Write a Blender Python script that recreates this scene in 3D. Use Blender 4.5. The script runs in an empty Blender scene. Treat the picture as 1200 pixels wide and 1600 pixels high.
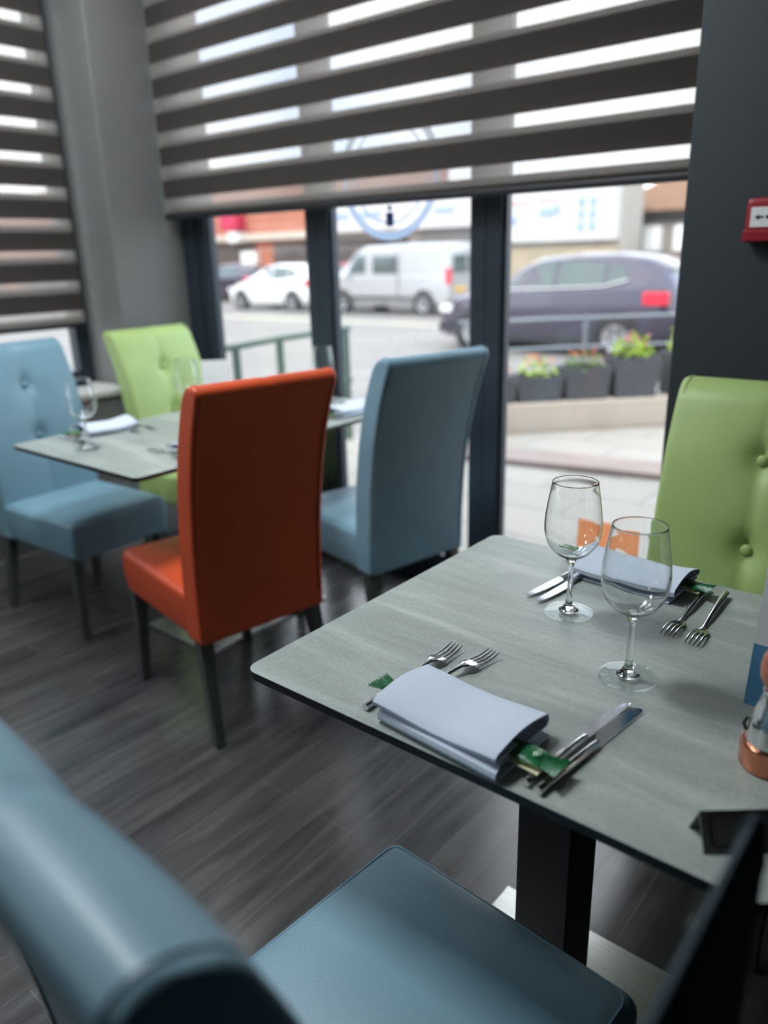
import bpy, bmesh, math, random
from mathutils import Vector, Matrix, noise as mnoise
random.seed(7)
S = bpy.context.scene
COL = S.collection
PI = math.pi

# ------------------------------------------------------------------ camera
F_PX = 1204.7
cam_d = bpy.data.cameras.new('camera')
cam = bpy.data.objects.new('camera', cam_d); COL.objects.link(cam)
pit, rol, yaw = math.radians(18.563), math.radians(-1.5657), math.radians(39.76)
fwd = Vector((-math.sin(yaw)*math.cos(pit), math.cos(yaw)*math.cos(pit), -math.sin(pit)))
rt0 = Vector((math.cos(yaw), math.sin(yaw), 0)); up0 = rt0.cross(fwd)
rt = rt0*math.cos(rol) + up0*math.sin(rol); up = -rt0*math.sin(rol) + up0*math.cos(rol)
M = Matrix(((rt.x, up.x, -fwd.x, 0), (rt.y, up.y, -fwd.y, 0), (rt.z, up.z, -fwd.z, 1.32), (0, 0, 0, 1)))
cam.matrix_world = M
cam_d.sensor_fit = 'HORIZONTAL'; cam_d.sensor_width = 27.0; cam_d.lens = 27.0*F_PX/1200.0
cam_d.clip_start = 0.02; cam_d.clip_end = 300
cam_d.dof.use_dof = True; cam_d.dof.focus_distance = 1.17
cam_d.dof.aperture_fstop = (cam_d.lens/1000.0)/0.0135
S.camera = cam

# ------------------------------------------------------------------ view, world, light
S.view_settings.view_transform = 'Standard'; S.view_settings.look = 'None'
S.view_settings.gamma = 1.0; S.view_settings.use_curve_mapping = False
S.view_settings.exposure = 0.7
SKY_STRENGTH = 2.3
w = bpy.data.worlds.new('sky'); S.world = w; w.use_nodes = True
nt = w.node_tree; nt.nodes.clear()
o_ = nt.nodes.new('ShaderNodeOutputWorld'); bg = nt.nodes.new('ShaderNodeBackground')
tc = nt.nodes.new('ShaderNodeTexCoord'); nz = nt.nodes.new('ShaderNodeTexNoise'); cr = nt.nodes.new('ShaderNodeValToRGB')
nz.inputs['Scale'].default_value = 3.2; nz.inputs['Detail'].default_value = 6
cr.color_ramp.elements[0].position = .42; cr.color_ramp.elements[0].color = (.62, .74, .95, 1)
cr.color_ramp.elements[1].position = .58; cr.color_ramp.elements[1].color = (.98, .98, .99, 1)
nt.links.new(tc.outputs['Generated'], nz.inputs['Vector']); nt.links.new(nz.outputs['Fac'], cr.inputs['Fac'])
nt.links.new(cr.outputs['Color'], bg.inputs['Color']); bg.inputs['Strength'].default_value = SKY_STRENGTH
nt.links.new(bg.outputs[0], o_.inputs[0])

def area(name, loc, size, power, color=(1, 1, 1), rot=(0, 0, 0), sy=None):
    l = bpy.data.lights.new(name, 'AREA'); l.size = size; l.energy = power; l.color = color
    if sy: l.shape = 'RECTANGLE'; l.size_y = sy
    ob = bpy.data.objects.new(name, l); ob.location = loc; ob.rotation_euler = rot; COL.objects.link(ob); return ob
sun_d = bpy.data.lights.new('sun', 'SUN'); sun_d.energy = 1.5; sun_d.angle = math.radians(14); sun_d.color = (1, .95, .88)
sun = bpy.data.objects.new('sun', sun_d); sun.rotation_euler = (math.radians(38), 0, math.radians(-6)); COL.objects.link(sun)
FILL_POWER = 15.0     # fill panels added under the ceiling, built further down
FILL_LAMPS = [(-2.75, 1.6, .55), (-1.65, .85, 1.7), (-2.75, 0.0, .8), (-2.75, -2.0, .8)]

# ------------------------------------------------------------------ materials
def lin(c):
    return tuple(((x/255)/12.92 if x/255 <= .04045 else ((x/255+.055)/1.055)**2.4) for x in c) + (1,)
def pmat(name, col, rough=.5, metal=0, spec=.5, var=.06, scale=20, bump=0, bscale=200, coat=0, stretch=None, trans=0, coord='Object', **kw):
    m = bpy.data.materials.new(name); m.use_nodes = True; n = m.node_tree; b = n.nodes['Principled BSDF']
    b.inputs['Roughness'].default_value = rough; b.inputs['Metallic'].default_value = metal
    b.inputs['Specular IOR Level'].default_value = spec; b.inputs['Coat Weight'].default_value = coat
    b.inputs['Transmission Weight'].default_value = trans
    c = lin(col)
    t = n.nodes.new('ShaderNodeTexCoord'); mp = n.nodes.new('ShaderNodeMapping')
    n.links.new(t.outputs[coord], mp.inputs['Vector'])
    if stretch: mp.inputs['Scale'].default_value = stretch
    x = n.nodes.new('ShaderNodeTexNoise'); x.inputs['Scale'].default_value = scale; x.inputs['Detail'].default_value = 5
    n.links.new(mp.outputs[0], x.inputs['Vector'])
    r = n.nodes.new('ShaderNodeValToRGB')
    r.color_ramp.elements[0].position = .3; r.color_ramp.elements[1].position = .7
    r.color_ramp.elements[0].color = tuple(v*(1-var) for v in c[:3])+(1,)
    r.color_ramp.elements[1].color = tuple(min(1, v*(1+var)) for v in c[:3])+(1,)
    n.links.new(x.outputs['Fac'], r.inputs['Fac']); n.links.new(r.outputs['Color'], b.inputs['Base Color'])
    if bump:
        y = n.nodes.new('ShaderNodeTexNoise'); y.inputs['Scale'].default_value = bscale; y.inputs['Detail'].default_value = 3
        bp = n.nodes.new('ShaderNodeBump'); bp.inputs['Strength'].default_value = bump; bp.inputs['Distance'].default_value = .001
        n.links.new(mp.outputs[0], y.inputs['Vector']); n.links.new(y.outputs['Fac'], bp.inputs['Height']); n.links.new(bp.outputs[0], b.inputs['Normal'])
    return m

MAT = {}
MAT['blue_l'] = pmat('blue_leather', (112, 146, 160), .42, bump=.25, bscale=420, scale=6, var=.07)
MAT['dark_l'] = pmat('dark_blue_leather', (28, 45, 55), .6, bump=.25, bscale=420, scale=6, var=.07)  # darker, rougher version of the blue leather for one chair
MAT['orange_l'] = pmat('orange_leather', (196, 76, 36), .42, bump=.25, bscale=420, scale=6, var=.07)
MAT['green_l'] = pmat('green_leather', (162, 186, 114), .45, bump=.25, bscale=420, scale=6, var=.05)
MAT['leg'] = pmat('dark_stained_wood', (64, 70, 64), .4, scale=30, stretch=(8, 8, 1), var=.25)
MAT['steel'] = pmat('polished_cutlery_steel', (215, 215, 215), .14, 1, var=.03, scale=50)
MAT['plate'] = pmat('brushed_steel_plate', (205, 205, 200), .34, 1, var=.08, scale=12, stretch=(1, 12, 1))
MAT['black'] = pmat('black_powder_coat', (22, 24, 27), .45, scale=60, var=.2, bump=.2)
MAT['frame'] = pmat('anthracite_window_frame', (36, 46, 56), .38, var=.05)
MAT['wall'] = pmat('grey_wall_paint', (110, 110, 107), .6, scale=3, var=.04, bump=.15, bscale=120)
MAT['wall_dark'] = pmat('slate_wall_paint', (46, 53, 56), .55, scale=3, var=.04, bump=.15, bscale=120)
MAT['ceil'] = pmat('ceiling_paint', (150, 152, 154), .8, scale=3, var=.02)
MAT['ledge'] = pmat('sill_paint', (190, 188, 184), .5, var=.03)
MAT['skirt'] = pmat('skirting_paint', (120, 118, 112), .5, var=.03)
MAT['linen'] = pmat('white_linen', (204, 213, 226), .85, scale=40, var=.02, bump=.5, bscale=1500, spec=.2)
MAT['white'] = pmat('white_paper', (232, 232, 230), .6, var=.02)
MAT['menu_blue'] = pmat('menu_blue_print', (78, 140, 178), .5, var=.03)
MAT['copper'] = pmat('copper', (214, 140, 110), .22, 1, var=.05)
MAT['cwood'] = pmat('polished_reddish_wood', (168, 96, 66), .3, scale=16, stretch=(1, 1, 6), var=.25, coat=.4)
MAT['red'] = pmat('red_plastic', (150, 22, 34), .4, var=.04)
MAT['cream'] = pmat('cream_wrapper', (224, 220, 178), .45, var=.04)
MAT['green_w'] = pmat('green_foil_wrapper', (24, 104, 58), .28, scale=120, var=.35, bump=.5, bscale=220)
MAT['pale_print'] = pmat('pale_wrapper_print', (176, 205, 180), .3, scale=150, var=.3)
MAT['dark_print'] = pmat('dark_wrapper_print', (60, 34, 34), .3, scale=150, var=.3)
MAT['tent'] = pmat('dark_grey_anodised', (104, 104, 102), .45, .0, var=.05)
MAT['mark'] = pmat('etched_grey', (12, 13, 14), .6, var=.05)
MAT['scuff'] = pmat('scuffed_patch', (128, 134, 122), .7, var=.1)
MAT['poster'] = None
MAT['tar'] = pmat('road_asphalt', (126, 122, 118), .8, scale=.6, var=.08)
MAT['kerb'] = pmat('kerb_stone', (196, 186, 172), .8, scale=4, var=.1)
MAT['pink_paver'] = pmat('pinkish_paver', (150, 134, 126), .8, scale=4, var=.08)
MAT['pave'] = pmat('pale_paving', (205, 204, 200), .75, scale=5, var=.06)
MAT['cwall'] = pmat('cream_wall_render', (178, 166, 152), .85, scale=3, var=.06)
MAT['planter'] = pmat('grey_planter', (72, 74, 78), .7, scale=8, var=.1)
MAT['soil'] = pmat('planter_soil', (50, 38, 30), .9, var=.2)
MAT['leaf'] = pmat('yellow_green_leaf', (150, 176, 50), .55, scale=30, var=.3)
MAT['leaf2'] = pmat('dark_green_leaf', (84, 118, 50), .55, scale=30, var=.3)
MAT['petal'] = pmat('pink_petal', (220, 130, 150), .6, var=.1)
MAT['petal2'] = pmat('orange_petal', (206, 120, 80), .6, var=.1)
MAT['rail'] = pmat('dark_green_railing', (58, 82, 74), .5, var=.06)
MAT['rail_g'] = pmat('grey_railing', (128, 134, 140), .45, .3, var=.06)
MAT['white_car'] = pmat('white_car_paint', (226, 226, 224), .25, coat=.6, var=.01)
MAT['silver_car'] = pmat('silver_car_paint', (176, 176, 176), .3, .35, coat=.5, var=.02)
MAT['dark_car'] = pmat('dark_plum_car_paint', (66, 62, 76), .22, .3, coat=.8, var=.02)
MAT['red_car'] = pmat('red_car_paint', (190, 40, 50), .25, coat=.6, var=.02)
MAT['tyre'] = pmat('tyre_rubber', (36, 36, 38), .8, var=.1)
MAT['hub'] = pmat('alloy_hub', (158, 158, 160), .35, .6, var=.04)
MAT['carglass'] = pmat('tinted_car_glass', (78, 92, 92), .08, coat=.5, var=.1, scale=3)
MAT['chrome'] = pmat('chrome_trim', (220, 220, 222), .2, 1, var=.02)
MAT['lamp_red'] = pmat('red_lamp_lens', (214, 34, 58), .2, coat=.5, var=.1)
MAT['lamp_clear'] = pmat('clear_lamp_lens', (225, 225, 225), .15, coat=.5, var=.05)
MAT['plate_y'] = pmat('yellow_number_plate', (226, 176, 60), .5, var=.02)
MAT['trim_blk'] = pmat('black_car_trim', (44, 44, 48), .6, var=.1)
MAT['sign_w'] = pmat('white_fascia', (196, 194, 192), .6, scale=.6, var=.03)
MAT['sign_b'] = pmat('blue_lettering', (142, 164, 214), .5, var=.03)
MAT['sign_r'] = pmat('pink_red_lettering', (214, 176, 174), .5, var=.03)
MAT['crimson'] = pmat('crimson_sign', (184, 44, 78), .5, var=.03)
MAT['shut'] = pmat('grey_shutter', (132, 132, 128), .6, stretch=(1, 1, 30), scale=2, var=.15)
MAT['shop_dark'] = pmat('dark_shopfront', (84, 78, 74), .5, scale=1.2, var=.35)
MAT['rendr'] = pmat('pale_render', (168, 162, 154), .85, scale=.8, var=.05)
MAT['fence'] = pmat('cream_boards', (160, 148, 126), .8, stretch=(14, 1, 1), scale=1, var=.15)
MAT['roof'] = pmat('brown_roof_tiles', (122, 92, 70), .8, scale=6, var=.15)
MAT['gable'] = pmat('gable_render', (138, 132, 126), .8, scale=1, var=.06)
MAT['gdark'] = pmat('dark_building_trim', (62, 60, 62), .7, var=.08)
MAT['hedge'] = MAT['leaf2']

def brick_mat(name, c1, c2, mortar, scale, bw, rh, ms=.01, rough=.4, rot=0, bump=.3, grain=None, coord='Object', offset=.5, rough_var=0):
    m = bpy.data.materials.new(name); m.use_nodes = True; n = m.node_tree; b = n.nodes['Principled BSDF']
    t = n.nodes.new('ShaderNodeTexCoord'); mp = n.nodes.new('ShaderNodeMapping'); mp.inputs['Rotation'].default_value = rot if not isinstance(rot, (int, float)) else (0, 0, rot)
    br = n.nodes.new('ShaderNodeTexBrick'); br.inputs['Scale'].default_value = scale
    br.inputs['Brick Width'].default_value = bw; br.inputs['Row Height'].default_value = rh; br.inputs['Mortar Size'].default_value = ms
    br.inputs['Color1'].default_value = lin(c1); br.inputs['Color2'].default_value = lin(c2); br.inputs['Mortar'].default_value = lin(mortar)
    br.offset = offset
    n.links.new(t.outputs[coord], mp.inputs['Vector']); n.links.new(mp.outputs[0], br.inputs['Vector'])
    out = br.outputs['Color']
    if grain:
        mp2 = n.nodes.new('ShaderNodeMapping'); mp2.inputs['Scale'].default_value = grain[0]
        n.links.new(t.outputs[coord], mp2.inputs['Vector'])
        x = n.nodes.new('ShaderNodeTexNoise'); x.inputs['Scale'].default_value = grain[1]; x.inputs['Detail'].default_value = 6; x.inputs['Distortion'].default_value = .6
        n.links.new(mp2.outputs[0], x.inputs['Vector'])
        r = n.nodes.new('ShaderNodeValToRGB'); r.color_ramp.elements[0].position = .3; r.color_ramp.elements[1].position = .72
        g0, g1 = 1-grain[2], 1+grain[2]*.0
        r.color_ramp.elements[0].color = (g0, g0, g0, 1); r.color_ramp.elements[1].color = (g1, g1, g1, 1)
        mx = n.nodes.new('ShaderNodeMix'); mx.data_type = 'RGBA'; mx.blend_type = 'MULTIPLY'; mx.inputs['Factor'].default_value = 1
        n.links.new(x.outputs['Fac'], r.inputs['Fac']); n.links.new(out, mx.inputs['A']); n.links.new(r.outputs['Color'], mx.inputs['B']); out = mx.outputs['Result']
        if rough_var:
            mr = n.nodes.new('ShaderNodeMapRange'); mr.inputs['To Min'].default_value = rough-rough_var; mr.inputs['To Max'].default_value = rough+rough_var
            n.links.new(x.outputs['Fac'], mr.inputs['Value']); n.links.new(mr.outputs[0], b.inputs['Roughness'])
    n.links.new(out, b.inputs['Base Color'])
    if not rough_var: b.inputs['Roughness'].default_value = rough
    bp = n.nodes.new('ShaderNodeBump'); bp.inputs['Strength'].default_value = bump; bp.inputs['Distance'].default_value = .0015; bp.invert = True
    n.links.new(br.outputs['Fac'], bp.inputs['Height']); n.links.new(bp.outputs[0], b.inputs['Normal'])
    return m
MAT['floor'] = brick_mat('dark_vinyl_planks', (86, 85, 83), (74, 74, 74), (100, 98, 96), 1, 1.1, .105, .0016, .24, PI/2, .5, ((9, .9, 1), 3.0, .55), offset=.37, rough_var=.07)
MAT['floor'].node_tree.nodes['Principled BSDF'].inputs['Specular IOR Level'].default_value = .75
MAT['brick'] = brick_mat('orange_brick', (176, 100, 72), (158, 84, 60), (176, 150, 134), 1, .45, .15, .012, .8, (PI/2, 0, 0), .3)
MAT['paveslab'] = brick_mat('paving_slabs', (164, 158, 149), (156, 150, 141), (130, 126, 119), 1, .6, .4, .008, .75, 0, .3)

def table_mat():
    m = bpy.data.materials.new('grey_stone_laminate'); m.use_nodes = True; n = m.node_tree; b = n.nodes['Principled BSDF']
    t = n.nodes.new('ShaderNodeTexCoord')
    def nz(sc, st, det=8, dist=0., rz=0.):
        mp = n.nodes.new('ShaderNodeMapping'); mp.inputs['Scale'].default_value = st; mp.inputs['Rotation'].default_value = (0, 0, rz)
        x = n.nodes.new('ShaderNodeTexNoise'); x.inputs['Scale'].default_value = sc; x.inputs['Detail'].default_value = det; x.inputs['Distortion'].default_value = dist
        n.links.new(t.outputs['Object'], mp.inputs['Vector']); n.links.new(mp.outputs[0], x.inputs['Vector']); return x.outputs['Fac']
    a = nz(3.0, (1, 6, 1), 10, .9, .16); f = nz(170, (1, 1, 1), 3)
    r = n.nodes.new('ShaderNodeValToRGB'); cr = r.color_ramp
    cr.elements[0].position = .25; cr.elements[0].color = lin((132, 140, 134)); cr.elements[1].position = .78; cr.elements[1].color = lin((182, 188, 181))
    e = cr.elements.new(.55); e.color = lin((154, 161, 154))
    n.links.new(a, r.inputs['Fac'])
    mx = n.nodes.new('ShaderNodeMix'); mx.data_type = 'RGBA'; mx.blend_type = 'OVERLAY'; mx.inputs['Factor'].default_value = .18
    n.links.new(r.outputs['Color'], mx.inputs['A']); n.links.new(f, mx.inputs['B']); n.links.new(mx.outputs['Result'], b.inputs['Base Color'])
    b.inputs['Roughness'].default_value = .42; b.inputs['Specular IOR Level'].default_value = .5
    # fine worn scratches as light veins
    v = nz(26, (1, 2.4, 1), 6, 1.6, .5)
    bp = n.nodes.new('ShaderNodeBump'); bp.inputs['Strength'].default_value = .35; bp.inputs['Distance'].default_value = .0008
    n.links.new(v, bp.inputs['Height']); n.links.new(bp.outputs[0], b.inputs['Normal'])
    return m
MAT['table'] = table_mat()

def mix_mat(name, kind):
    m = bpy.data.materials.new(name); m.use_nodes = True; n = m.node_tree; n.nodes.clear()
    out = n.nodes.new('ShaderNodeOutputMaterial'); mx = n.nodes.new('ShaderNodeMixShader')
    tr = n.nodes.new('ShaderNodeBsdfTransparent')
    if kind == 'pane':
        g = n.nodes.new('ShaderNodeBsdfGlossy'); g.inputs['Roughness'].default_value = .0
        fr = n.nodes.new('ShaderNodeFresnel'); fr.inputs['IOR'].default_value = 1.45
        ge = n.nodes.new('ShaderNodeNewGeometry'); ir = n.nodes.new('ShaderNodeMapRange'); ir.inputs['To Min'].default_value = 1.45; ir.inputs['To Max'].default_value = 1/1.45
        n.links.new(ge.outputs['Backfacing'], ir.inputs['Value']); n.links.new(ir.outputs[0], fr.inputs['IOR'])
        tr.inputs['Color'].default_value = (.96, .975, .97, 1)
        n.links.new(fr.outputs[0], mx.inputs['Fac']); n.links.new(tr.outputs[0], mx.inputs[1]); n.links.new(g.outputs[0], mx.inputs[2])
    else:
        # woven blind cloth: some light goes straight through, some is scattered
        thru, col, tl = {'paper': (.0, (250, 200, 160), .6), 'decal': (.35, (190, 208, 228), .75), 'sheer': (.72, (205, 198, 190), .6), 'cloth': (.0, (118, 112, 108), .75)}[kind]
        d = n.nodes.new('ShaderNodeBsdfDiffuse'); t2 = n.nodes.new('ShaderNodeBsdfTranslucent'); m2 = n.nodes.new('ShaderNodeMixShader')
        tcn = n.nodes.new('ShaderNodeTexCoord'); no = n.nodes.new('ShaderNodeTexNoise'); no.inputs['Scale'].default_value = 260
        rr = n.nodes.new('ShaderNodeValToRGB'); c = lin(col)
        rr.color_ramp.elements[0].color = tuple(v*.93 for v in c[:3])+(1,); rr.color_ramp.elements[1].color = tuple(min(1, v*1.07) for v in c[:3])+(1,)
        n.links.new(tcn.outputs['Object'], no.inputs['Vector']); n.links.new(no.outputs['Fac'], rr.inputs['Fac'])
        n.links.new(rr.outputs[0], d.inputs['Color']); n.links.new(rr.outputs[0], t2.inputs['Color'])
        m2.inputs['Fac'].default_value = tl; n.links.new(d.outputs[0], m2.inputs[1]); n.links.new(t2.outputs[0], m2.inputs[2])
        mx.inputs['Fac'].default_value = thru; n.links.new(m2.outputs[0], mx.inputs[1]); n.links.new(tr.outputs[0], mx.inputs[2])
    n.links.new(mx.outputs[0], out.inputs['Surface']); return m
MAT['pane'] = mix_mat('window_glass', 'pane')
MAT['sheer'] = mix_mat('sheer_blind_weave', 'sheer')
MAT['cloth'] = mix_mat('taupe_blind_cloth', 'cloth')
g = bpy.data.materials.new('clear_drinking_glass'); g.use_nodes = True; b = g.node_tree.nodes['Principled BSDF']
b.inputs['Base Color'].default_value = (.97, .985, .98, 1); b.inputs['Transmission Weight'].default_value = 1; b.inputs['Roughness'].default_value = 0; b.inputs['IOR'].default_value = 1.46
MAT['glass'] = g
MAT['thin_glass'] = mix_mat('thin_clear_glass', 'pane')
d = pmat('faded_window_transfer', (168, 190, 215), .5, var=.05); MAT['decal'] = mix_mat('faded_window_transfer', 'decal')
MAT['decal_b'] = pmat('blue_window_transfer', (60, 96, 180), .5, var=.05)
le = bpy.data.materials.new('lamp_panel'); le.use_nodes = True; b = le.node_tree.nodes['Principled BSDF']
b.inputs['Emission Color'].default_value = (1, .96, .9, 1); b.inputs['Emission Strength'].default_value = 1.5; MAT['lamp'] = le  # glowing face of the added fill panels

MAT['poster'] = mix_mat('peach_poster', 'paper')
def leaf_mask(m):
    n = m.node_tree; tcn = n.nodes.new('ShaderNodeTexCoord'); mp = n.nodes.new('ShaderNodeMapping'); mp.vector_type = 'TEXTURE'
    mp.inputs['Location'].default_value = (.045, 0, .0); mp.inputs['Rotation'].default_value = (0, R_(35), 0); mp.inputs['Scale'].default_value = (.062, 1, .026)
    ln = n.nodes.new('ShaderNodeVectorMath'); ln.operation = 'LENGTH'; lt = n.nodes.new('ShaderNodeMath'); lt.operation = 'LESS_THAN'; lt.inputs[1].default_value = 1
    mx = n.nodes.new('ShaderNodeMix'); mx.data_type = 'RGBA'; mx.inputs['B'].default_value = (.95, .92, .85, 1)
    n.links.new(tcn.outputs['Object'], mp.inputs['Vector']); n.links.new(mp.outputs[0], ln.inputs[0]); n.links.new(ln.outputs['Value'], lt.inputs[0]); n.links.new(lt.outputs[0], mx.inputs['Factor'])
    rr = [x for x in n.nodes if x.type == 'VALTORGB'][0]; n.links.new(rr.outputs[0], mx.inputs['A'])
    for x in n.nodes:
        if x.type in ('BSDF_DIFFUSE', 'BSDF_TRANSLUCENT'): n.links.new(mx.outputs['Result'], x.inputs['Color'])
R_ = math.radians
leaf_mask(MAT['poster'])
# ------------------------------------------------------------------ mesh helpers
def obj(name, bm, mats, parent=None, smooth=True, bevel=0, seg=3, loc=None, rot=None, subsurf=0, angle=40):
    me = bpy.data.meshes.new(name); bmesh.ops.recalc_face_normals(bm, faces=bm.faces); bm.to_mesh(me); bm.free()
    if not isinstance(mats, (list, tuple)): mats = [mats]
    for m in mats: me.materials.append(MAT[m] if isinstance(m, str) else m)
    if smooth:
        for p in me.polygons: p.use_smooth = True
        try: me.set_sharp_from_angle(angle=math.radians(angle))
        except Exception: pass
    o = bpy.data.objects.new(name, me); COL.objects.link(o)
    if parent: o.parent = parent
    if loc: o.location = loc
    if rot: o.rotation_euler = rot
    if bevel:
        md = o.modifiers.new('bevel', 'BEVEL'); md.width = bevel; md.segments = seg; md.limit_method = 'ANGLE'; md.angle_limit = math.radians(35)
    if subsurf:
        md = o.modifiers.new('sub', 'SUBSURF'); md.levels = subsurf; md.render_levels = subsurf
    return o
def empty(name, loc=(0, 0, 0), rz=0):
    o = bpy.data.objects.new(name, None); o.location = loc; o.rotation_euler = (0, 0, rz); o.empty_display_size = .05; COL.objects.link(o); return o
def tag(o, label, cat, group=None, kind=None):
    o['label'] = label; o['category'] = cat
    if group: o['group'] = group
    if kind: o['kind'] = kind
    return o
def struct(o): o['kind'] = 'structure'; return o
def thing(name, label, cat, loc=(0, 0, 0), rz=0, group=None):
    return tag(empty(name, loc, rz), label, cat, group)
def box(bm, x0, x1, y0, y1, z0, z1, mi=0, mat=None):
    vs = [bm.verts.new(p) for p in ((x0,y0,z0),(x1,y0,z0),(x1,y1,z0),(x0,y1,z0),(x0,y0,z1),(x1,y0,z1),(x1,y1,z1),(x0,y1,z1))]
    if mat is not None:
        for v in vs: v.co = mat @ v.co
    for f in ((0,3,2,1),(4,5,6,7),(0,1,5,4),(1,2,6,5),(2,3,7,6),(3,0,4,7)):
        fc = bm.faces.new([vs[i] for i in f]); fc.material_index = mi
    return bm
def nb(): return bmesh.new()
def bx(*a, **k): return box(nb(), *a, **k)
def lathe(bm, prof, n=48, c=(0, 0), mi=0, closed=False):
    rings = []
    for r, z in prof:
        if r < 1e-6: rings.append([bm.verts.new((c[0], c[1], z))])
        else: rings.append([bm.verts.new((c[0]+r*math.cos(2*PI*i/n), c[1]+r*math.sin(2*PI*i/n), z)) for i in range(n)])
    pr = list(zip(rings, rings[1:])) + ([(rings[-1], rings[0])] if closed else [])
    for a, b in pr:
        for i in range(n):
            j = (i+1) % n
            if len(a) == 1 and len(b) == 1: continue
            if len(a) == 1: f = bm.faces.new((a[0], b[j], b[i]))
            elif len(b) == 1: f = bm.faces.new((a[i], a[j], b[0]))
            else: f = bm.faces.new((a[i], a[j], b[j], b[i]))
            f.material_index = mi
    return bm
def tube(bm, pts, rads, n=10, cap=True, flat=None, mi=0, closed=False):
    pts = [Vector(p) for p in pts]
    if not isinstance(rads, (list, tuple)): rads = [rads]*len(pts)
    rings = []; up = Vector((0, 0, 1))
    for k, p in enumerate(pts):
        if closed: t = pts[(k+1) % len(pts)]-pts[k-1]
        else: t = (pts[min(k+1, len(pts)-1)]-pts[max(k-1, 0)])
        t.normalize()
        s = t.cross(up)
        if s.length < 1e-3: s = t.cross(Vector((0, 1, 0)))
        s.normalize(); u = s.cross(t)
        r = rads[k]; ra, rb = (r if isinstance(r, tuple) else (r, r))
        rings.append([bm.verts.new(p + s*math.cos(2*PI*i/n)*ra + u*math.sin(2*PI*i/n)*rb) for i in range(n)])
    prs = list(zip(rings, rings[1:])) + ([(rings[-1], rings[0])] if closed else [])
    for a, b in prs:
        for i in range(n):
            j = (i+1) % n; f = bm.faces.new((a[i], a[j], b[j], b[i])); f.material_index = mi
    if cap and not closed:
        bm.faces.new(rings[0][::-1]).material_index = mi; bm.faces.new(rings[-1]).material_index = mi
    return bm
def prism(bm, poly, z0, z1, mi=0, T=None):
    """poly in xy extruded in z; T maps Vector->Vector"""
    T = T or (lambda v: v)
    a = [bm.verts.new(T(Vector((x, y, z0)))) for x, y in poly]; b = [bm.verts.new(T(Vector((x, y, z1)))) for x, y in poly]
    n = len(poly)
    bm.faces.new(a[::-1]).material_index = mi; bm.faces.new(b).material_index = mi
    for i in range(n):
        j = (i+1) % n; bm.faces.new((a[i], a[j], b[j], b[i])).material_index = mi
    return bm
def roundbox(w, d, h, r, n=13, fn=None, band=None):
    band = band or r
    """rounded box centred on 0 (half sizes w,d,h); fn maps Vector->Vector"""
    bm = nb(); bmesh.ops.create_cube(bm, size=2)
    bmesh.ops.subdivide_edges(bm, edges=bm.edges[:], cuts=n, use_grid_fill=True)
    def rm(t, H):
        a = abs(t); s = 1 if t >= 0 else -1; bd = min(band, H*.9); inner = H-bd
        if a < .62: return s*(a/.62)*inner
        return s*(inner + bd*(a-.62)/.38)
    for v in bm.verts:
        p = Vector((rm(v.co.x, w), rm(v.co.y, d), rm(v.co.z, h)))
        q = Vector((max(-w+r, min(w-r, p.x)), max(-d+r, min(d-r, p.y)), max(-h+r, min(h-r, p.z))))
        e = p-q
        if e.length > 1e-9:
            m = max(abs(e.x), abs(e.y), abs(e.z)); p = q + e.normalized()*m
        v.co = fn(p) if fn else p
    return bm
def rrect(x0, x1, y0, y1, r, n=8):
    out = []
    for cx, cy, a0 in ((x1-r, y0+r, -PI/2), (x1-r, y1-r, 0), (x0+r, y1-r, PI/2), (x0+r, y0+r, PI)):
        for k in range(n+1):
            a = a0+PI/2*k/n; out.append((cx+r*math.cos(a), cy+r*math.sin(a)))
    return out
def lerp(tab, z):
    for (a, b), (c, d) in zip(tab, tab[1:]):
        if z <= c: 
            t = max(0, (z-a)/(c-a)); return b+(d-b)*t
    return tab[-1][1]
def smooth_lerp(tab, z):
    e = .03; return (lerp(tab, z-e)+2*lerp(tab, z)+lerp(tab, z+e))/4

# ------------------------------------------------------------------ the room
WY, PY, LX = 2.44, 2.05, -3.2          # glass plane, pillar face, left wall face
R0, RB, CZ = 3.2, -4.2, 2.75           # right wall, back wall, ceiling
struct(obj('floor', bx(-3.55, R0+.2, RB-.2, 2.5, -.2, 0), 'floor', smooth=False))
struct(obj('ceiling', bx(-3.8, R0+.2, RB-.2, 2.6, CZ, CZ+.2), 'ceil', smooth=False))
struct(obj('wall_back', bx(-3.8, R0+.2, RB-.2, RB, 0, CZ), 'wall_dark', smooth=False))
struct(obj('wall_right', bx(R0, R0+.2, RB, 2.6, 0, CZ), 'wall_dark', smooth=False))
# front wall: slate pillar to the right of the window
struct(obj('wall_front', bx(-.716, R0, PY, 2.6, 0, CZ), 'wall_dark', smooth=False, bevel=.004))
# corner column between the two windows, head wall above both windows
struct(obj('wall_corner', bx(-3.7, LX, 2.03, 2.6, 0, CZ), 'wall', smooth=False, bevel=.006))
struct(obj('wall_front_head', bx(LX, -.716, 2.36, 2.6, 2.52, CZ), 'wall', smooth=False))
struct(obj('wall_left_head', bx(-3.7, LX-.05, RB, 2.03, 2.52, CZ), 'wall', smooth=False))
struct(obj('wall_left', bx(-3.7, LX, RB, 2.03, 0, .735), 'wall', smooth=False))
struct(obj('wall_left_end', bx(-3.7, LX, RB, -2.2, .735, 2.52), 'wall', smooth=False))
struct(obj('trim_1', bx(-3.7, LX+.02, -2.2, 2.03, .735, .76), 'ledge', smooth=False, bevel=.004))
struct(obj('baseboard_left', bx(LX, LX+.016, RB, 2.03, 0, .12), 'skirt', smooth=False, bevel=.004))
struct(obj('baseboard_front', bx(-.716, R0, PY-.016, PY, 0, .12), 'skirt', smooth=False, bevel=.004))
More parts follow.
